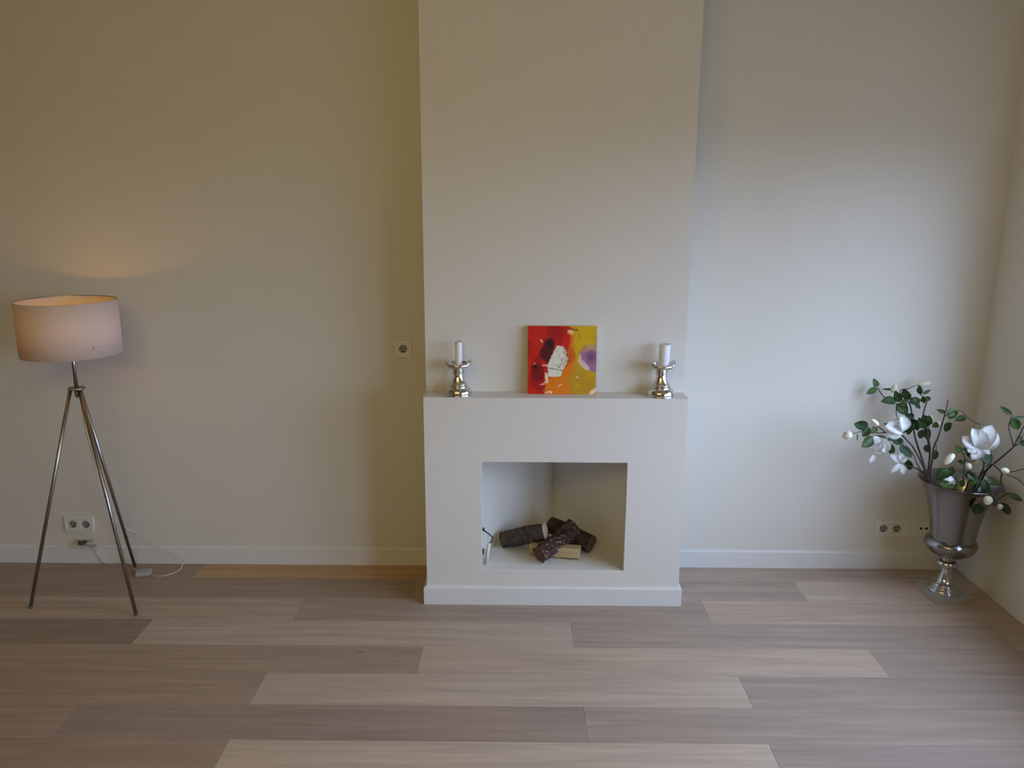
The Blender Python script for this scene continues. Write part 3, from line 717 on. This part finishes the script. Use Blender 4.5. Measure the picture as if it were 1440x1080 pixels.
# ------------------------------------------------------------------ magnolia branches
BRANCHES = [
 ('left spray',[[[1.995,-0.33,0.618],[1.94,-0.351,0.709],[1.88,-0.371,0.794],[1.838,-0.382,0.835],[1.804,-0.391,0.864],[1.763,-0.396,0.866],[1.726,-0.403,0.877],[1.695,-0.411,0.9],[1.656,-0.42,0.922]],[[1.726,-0.403,0.875],[1.664,-0.413,0.877],[1.615,-0.42,0.887],[1.562,-0.42,0.873]],[[1.588,-0.42,0.871],[1.59,-0.42,0.843]]],[[1.633,-0.42,0.91,1.563,-0.428,0.925,0.0383,0],[1.64,-0.42,0.905,1.606,-0.435,0.864,0.0291,0],[1.655,-0.419,0.91,1.676,-0.412,0.875,0.0238,2],[1.664,-0.411,0.857,1.609,-0.43,0.813,0.041,1],[1.737,-0.397,0.845,1.671,-0.396,0.851,0.0198,0],[1.729,-0.409,0.916,1.706,-0.414,0.924,0.0106,0]],[[1.681,-0.415,0.915,1.64,-0.435,0.948,0.0225],[1.562,-0.42,0.873,1.518,-0.42,0.859,0.0383]],[[1.81,-0.392,0.871,1.71,-0.412,0.917,0.0463],[1.81,-0.392,0.875,1.744,-0.395,0.929,0.0529],[1.812,-0.392,0.877,1.781,-0.411,0.964,0.0397],[1.811,-0.391,0.871,1.722,-0.409,0.886,0.0463],[1.703,-0.404,0.854,1.669,-0.407,0.787,0.0463],[1.706,-0.403,0.852,1.714,-0.389,0.76,0.0496],[1.711,-0.402,0.852,1.73,-0.419,0.781,0.0397],[1.699,-0.404,0.853,1.669,-0.417,0.824,0.0331],[1.682,-0.4,0.768,1.675,-0.394,0.725,0.0264]]),
 ('low spray',[[[1.995,-0.33,0.614],[1.955,-0.318,0.659],[1.923,-0.31,0.675],[1.873,-0.3,0.686]],[[1.961,-0.319,0.656],[1.935,-0.308,0.702],[1.913,-0.3,0.748],[1.862,-0.3,0.789],[1.805,-0.3,0.824]]],[[1.897,-0.301,0.712,1.925,-0.282,0.652,0.0304,0],[1.853,-0.3,0.784,1.917,-0.297,0.72,0.0344,3],[1.813,-0.3,0.825,1.852,-0.305,0.787,0.0291,0],[1.812,-0.3,0.789,1.826,-0.279,0.729,0.0264,1],[1.832,-0.3,0.818,1.776,-0.32,0.814,0.0238,0],[1.862,-0.3,0.789,1.839,-0.284,0.818,0.0225,0]],[],[[1.862,-0.3,0.702,1.802,-0.309,0.742,0.0304],[1.864,-0.3,0.702,1.845,-0.316,0.752,0.0264],[1.863,-0.3,0.691,1.811,-0.317,0.649,0.0212],[1.865,-0.3,0.691,1.88,-0.308,0.636,0.0264],[1.869,-0.3,0.698,1.893,-0.286,0.722,0.0198]]),
 ('tall left spray',[[[2.022,-0.28,0.6],[1.999,-0.232,0.698],[1.979,-0.189,0.785],[1.975,-0.166,0.835],[1.974,-0.137,0.899],[1.963,-0.112,0.953],[1.934,-0.105,0.96],[1.884,-0.094,0.964],[1.85,-0.082,0.973],[1.824,-0.06,1.013]],[[1.934,-0.105,0.96],[1.929,-0.084,1.005],[1.965,-0.085,1.014],[2.012,-0.081,1.033]],[[1.907,-0.107,0.944],[1.901,-0.126,0.895],[1.906,-0.136,0.875]]],[[1.823,-0.06,1.017,1.791,-0.074,1.065,0.0238,2],[1.822,-0.06,1.011,1.771,-0.057,0.98,0.0251,2],[1.895,-0.077,1.008,1.842,-0.071,1.008,0.0093,0],[1.903,-0.103,0.952,1.825,-0.108,0.952,0.037,1],[1.921,-0.107,0.949,1.893,-0.105,1.01,0.0291,0],[1.924,-0.108,0.949,1.953,-0.127,0.944,0.0304,2],[1.909,-0.108,0.942,1.956,-0.127,0.893,0.0436,1],[1.964,-0.108,0.961,1.926,-0.121,1.024,0.037,1],[1.963,-0.113,0.95,2.027,-0.106,0.961,0.0317,0],[1.991,-0.118,0.947,2.021,-0.121,0.92,0.0198,0],[1.982,-0.147,0.88,1.93,-0.155,0.896,0.0304,0],[1.985,-0.162,0.848,1.933,-0.158,0.858,0.037,0],[1.965,-0.153,0.86,1.958,-0.156,0.793,0.0331,0],[1.982,-0.149,0.875,2.003,-0.158,0.815,0.0331,0],[1.931,-0.17,0.807,1.923,-0.157,0.846,0.0198,0]],[[1.892,-0.083,0.993,1.907,-0.074,1.038,0.0291],[2.012,-0.081,1.033,2.077,-0.092,1.046,0.0291]],[]),
 ('tall centre spray',[[[2.014,-0.3,0.607],[2.005,-0.29,0.745],[1.985,-0.284,0.841],[1.959,-0.278,0.922],[1.962,-0.275,0.963],[1.969,-0.272,0.996],[1.955,-0.271,1.016],[1.935,-0.27,1.028]],[[2.005,-0.29,0.745],[1.98,-0.284,0.841],[1.994,-0.281,0.875]],[[2.015,-0.293,0.704],[2.032,-0.29,0.745],[2.032,-0.287,0.786]]],[[1.936,-0.27,1.028,1.927,-0.267,1.074,0.0225,0],[1.945,-0.27,1.031,1.984,-0.269,1.052,0.0132,0],[1.943,-0.271,1.018,1.97,-0.254,0.981,0.0198,0],[1.957,-0.271,1.018,1.99,-0.261,0.997,0.0225,1],[1.981,-0.282,0.868,1.928,-0.291,0.92,0.037,0],[1.986,-0.28,0.895,1.963,-0.259,0.925,0.0291,0],[1.982,-0.281,0.878,1.976,-0.298,0.934,0.0304,1],[1.97,-0.282,0.868,1.995,-0.285,0.805,0.0331,0],[1.959,-0.282,0.858,1.959,-0.271,0.808,0.0264,0],[1.981,-0.288,0.783,1.996,-0.303,0.746,0.0264,0],[2.032,-0.289,0.759,2.03,-0.29,0.706,0.0212,0],[2.016,-0.282,0.867,2.011,-0.302,0.903,0.0264,2]],[[1.996,-0.281,0.874,1.994,-0.274,0.93,0.0238],[2.029,-0.281,0.874,2.041,-0.269,0.9,0.0198]],[]),
 ('upright twig',[[[2.012,-0.32,0.611],[2.003,-0.322,0.714],[2.003,-0.324,0.784],[2.017,-0.325,0.833],[2.027,-0.327,0.902],[2.033,-0.328,0.95],[2.037,-0.329,0.984],[2.038,-0.33,1.019]],[[2.034,-0.328,0.936],[2.053,-0.328,0.95],[2.09,-0.329,0.964],[2.11,-0.329,0.963],[2.125,-0.329,0.947],[2.162,-0.329,0.917],[2.205,-0.329,0.897]]],[[2.034,-0.328,0.955,1.991,-0.325,0.97,0.0159,0],[2.045,-0.328,0.935,2.09,-0.311,0.965,0.0331,2],[2.05,-0.328,0.926,2.09,-0.336,0.96,0.0238,1],[2.063,-0.327,0.906,2.049,-0.319,0.857,0.0278,0],[2.135,-0.329,0.933,2.084,-0.325,0.915,0.0264,0],[2.062,-0.327,0.906,2.079,-0.324,0.894,0.0066,0]],[],[]),
 ('long right twig',[[[2.245,-0.3,0.605],[2.265,-0.35,0.69],[2.281,-0.38,0.735],[2.308,-0.436,0.817],[2.307,-0.455,0.853],[2.302,-0.5,0.939]],[[2.307,-0.44,0.825],[2.277,-0.456,0.88],[2.249,-0.475,0.931],[2.24,-0.499,0.977],[2.242,-0.5,0.99]],[[2.307,-0.437,0.819],[2.325,-0.462,0.85],[2.339,-0.488,0.883]]],[[2.239,-0.5,0.991,2.177,-0.502,1.033,0.0172,0],[2.25,-0.5,0.979,2.319,-0.485,0.98,0.0106,0],[2.246,-0.5,0.977,2.291,-0.48,0.916,0.0344,1],[2.309,-0.455,0.852,2.328,-0.456,0.879,0.0198,2],[2.321,-0.46,0.849,2.345,-0.472,0.845,0.0225,1]],[],[]),
 ('white bloom spray',[[[2.215,-0.36,0.63],[2.215,-0.388,0.709],[2.191,-0.402,0.755],[2.173,-0.414,0.793],[2.159,-0.42,0.809]],[[2.127,-0.389,0.626],[2.12,-0.393,0.69],[2.11,-0.406,0.749],[2.08,-0.42,0.79],[2.047,-0.42,0.777]],[[2.11,-0.406,0.749],[2.149,-0.396,0.732],[2.175,-0.403,0.758]]],[[2.18,-0.417,0.8,2.211,-0.437,0.732,0.0436,3],[2.084,-0.42,0.787,2.057,-0.411,0.821,0.0264,2],[2.078,-0.42,0.799,2.116,-0.414,0.791,0.0225,2],[2.109,-0.418,0.793,2.146,-0.396,0.751,0.0172,0],[2.105,-0.404,0.734,2.086,-0.39,0.736,0.0145,0],[2.111,-0.403,0.738,2.092,-0.413,0.724,0.0159,0]],[[2.047,-0.42,0.779,2.008,-0.425,0.728,0.0304],[2.153,-0.391,0.717,2.124,-0.384,0.699,0.0383]],[[2.151,-0.42,0.811,2.101,-0.441,0.913,0.0344],[2.148,-0.42,0.811,2.073,-0.422,0.867,0.0397],[2.156,-0.42,0.811,2.138,-0.435,0.906,0.0529],[2.159,-0.42,0.809,2.198,-0.437,0.925,0.0555],[2.161,-0.42,0.809,2.229,-0.439,0.884,0.0502],[2.159,-0.419,0.808,2.21,-0.408,0.81,0.0529],[2.154,-0.42,0.809,2.164,-0.436,0.887,0.0595],[2.135,-0.42,0.811,2.106,-0.431,0.791,0.0397],[2.138,-0.42,0.814,2.153,-0.425,0.754,0.0463],[2.132,-0.42,0.809,2.169,-0.404,0.789,0.037],[2.167,-0.397,0.739,2.176,-0.415,0.737,0.0132]]),
 ('low right twig',[[[2.229,-0.36,0.627],[2.202,-0.461,0.74],[2.224,-0.469,0.73],[2.246,-0.479,0.707],[2.254,-0.465,0.668],[2.259,-0.486,0.635],[2.257,-0.5,0.618]],[[2.224,-0.469,0.73],[2.259,-0.5,0.707],[2.307,-0.5,0.687],[2.345,-0.502,0.654]],[[2.256,-0.5,0.719],[2.295,-0.5,0.724],[2.345,-0.507,0.742]]],[[2.2,-0.459,0.74,2.177,-0.461,0.727,0.0119,0]],[[2.263,-0.5,0.719,2.227,-0.498,0.73,0.0291]],[]),
 ('drooping front spray',[[[2.134,-0.42,0.641],[2.172,-0.441,0.656],[2.21,-0.461,0.629],[2.219,-0.469,0.601],[2.234,-0.482,0.576],[2.265,-0.494,0.604],[2.278,-0.5,0.619]],[[2.219,-0.469,0.601],[2.195,-0.466,0.572],[2.172,-0.467,0.551]],[[2.07,-0.441,0.648],[2.051,-0.449,0.688],[2.04,-0.457,0.718]]],[[2.176,-0.467,0.553,2.164,-0.45,0.488,0.0436,0],[2.222,-0.474,0.586,2.248,-0.46,0.535,0.0331,3],[2.254,-0.494,0.569,2.312,-0.478,0.502,0.0291,0],[2.273,-0.497,0.615,2.344,-0.507,0.581,0.0225,2],[2.015,-0.463,0.714,1.957,-0.467,0.665,0.0436,0],[2.022,-0.458,0.683,2.023,-0.464,0.735,0.0264,1],[1.959,-0.479,0.661,2.052,-0.462,0.628,0.0304,1],[2.115,-0.429,0.627,2.085,-0.409,0.637,0.0291,0],[2.127,-0.428,0.664,2.119,-0.443,0.708,0.0264,0],[2.112,-0.438,0.691,2.144,-0.452,0.659,0.0291,0],[2.161,-0.438,0.666,2.123,-0.45,0.631,0.0304,1],[2.187,-0.45,0.666,2.177,-0.462,0.615,0.0331,0],[2.196,-0.453,0.646,2.191,-0.454,0.595,0.0291,0],[2.197,-0.458,0.679,2.247,-0.454,0.647,0.0238,2],[2.199,-0.455,0.64,2.271,-0.466,0.633,0.0198,3]],[[2.209,-0.468,0.587,2.19,-0.49,0.554,0.0383],[2.256,-0.498,0.558,2.241,-0.501,0.537,0.0238]],[[2.038,-0.452,0.675,1.998,-0.458,0.647,0.0291],[2.043,-0.45,0.671,2.03,-0.447,0.636,0.0264],[2.028,-0.456,0.69,2.009,-0.436,0.682,0.0238]]),
]

LBL = {'left spray': 'leafy magnolia branch drooping to the left of the urn with a cupped white bloom',
 'low spray': 'short magnolia branch low over the left urn rim with hanging pale petals',
 'tall left spray': 'tall magnolia branch reaching up left to a pair of bright leaves',
 'tall centre spray': 'magnolia branch rising through dark leaves in the middle of the bunch',
 'upright twig': 'bare upright magnolia branch with a long side twig pointing right',
 'long right twig': 'long magnolia branch leaning far right towards the wall',
 'white bloom spray': 'magnolia branch carrying the large open white bloom above the urn',
 'low right twig': 'thin nearly leafless magnolia branch spreading low to the right',
 'drooping front spray': 'leafy magnolia branch hanging over the front rim of the urn'}
CAMP = Vector((0, -4, 1.912))
def leaf_bm(p, q, w, cup=.25, droop=.12, tipw=.5, roll=0.0, face=None):
    p, q = Vector(p), Vector(q); ax = q-p; L = ax.length
    if L < .012: ax = ax.normalized()*.012; L = .012
    a = ax.normalized(); view = ((face or CAMP)-(p+q)/2).normalized()
    nrm = (view-a*view.dot(a)).normalized()
    nrm = Matrix.Rotation(roll, 3, a) @ nrm
    side = a.cross(nrm).normalized()
    n = 7; bm = bmesh.new(); rows = []
    for i in range(n+1):
        s = i/n
        ww = w/2*(math.sin(math.pi*min(1, s**(.80 if tipw < .6 else 1.15)))**(.72 if tipw < .6 else .50) if 0 < s < 1 else .03)
        c = p+ax*s+nrm*(droop*L*math.sin(math.pi*s)) 
        rows.append([bm.verts.new(c+side*ww*f+nrm*(cup*ww*abs(f))) for f in (-1, -.5, 0, .5, 1)])
    for r0, r1 in zip(rows, rows[1:]):
        for k in range(4): bm.faces.new((r0[k], r0[k+1], r1[k+1], r1[k]))
    # give the blade its thickness
    geo = bmesh.ops.solidify(bm, geom=bm.faces[:], thickness=.0007)
    return bm
def bud_bm(p, q, w):
    p, q = Vector(p), Vector(q); ax = q-p; L = max(.02, ax.length)
    prof = [(.001, 0), (w*.30, L*.06), (w*.47, L*.28), (w*.50, L*.48), (w*.40, L*.72), (w*.20, L*.92), (.001, L)]
    bm = lathe(smooth_prof(prof, 2), 14, rimfn=lambda i, r, z, t: (r*(1+.05*math.sin(3*t+z*60)), z))
    bm.transform(Matrix.Translation(p) @ ax.to_track_quat('Z', 'Y').to_matrix().to_4x4()); return bm
for name, stems, leaves, buds, petals in BRANCHES:
    main = [Vector(p) for p in stems[0]]
    inr = Vector((VX+(main[0].x-VX)*.35, VY+(main[0].y-VY)*.35, .39))
    main = [inr]+main
    br = thing('magnolia_branch', LBL[name], 'flower branch', inr, 0, 'magnolia branches in the silver urn')
    def loc(bm):
        bm.transform(Matrix.Translation(-inr)); return bm
    st_ = link('stem', loc(tube(bmesh.new(), spline(main, 4), .0052, .0026, 7)), STEM, br, True)
    for s in stems[1:]:
        link('twig', loc(tube(bmesh.new(), spline(s, 4), .0030, .0018, 6)), STEM, br, True)
    for l in leaves:
        link('leaf', loc(leaf_bm(l[0:3], l[3:6], l[6]*1.25, .30, random.uniform(-.08, .14), roll=random.uniform(-.45, .45))), LEAF[l[7]], br, True)
    for b_ in buds:
        link('bud', loc(bud_bm(b_[0:3], b_[3:6], b_[6]*1.05)), BUDM, br, True)
    for p_ in petals:
        link('petal', loc(leaf_bm(p_[0:3], p_[3:6], p_[6]*1.42, .36, random.uniform(.05, .22), tipw=.8, roll=random.uniform(-.3, .3), face=Vector((1.4, -3.2, 1.8)))), PETAL, br, True)
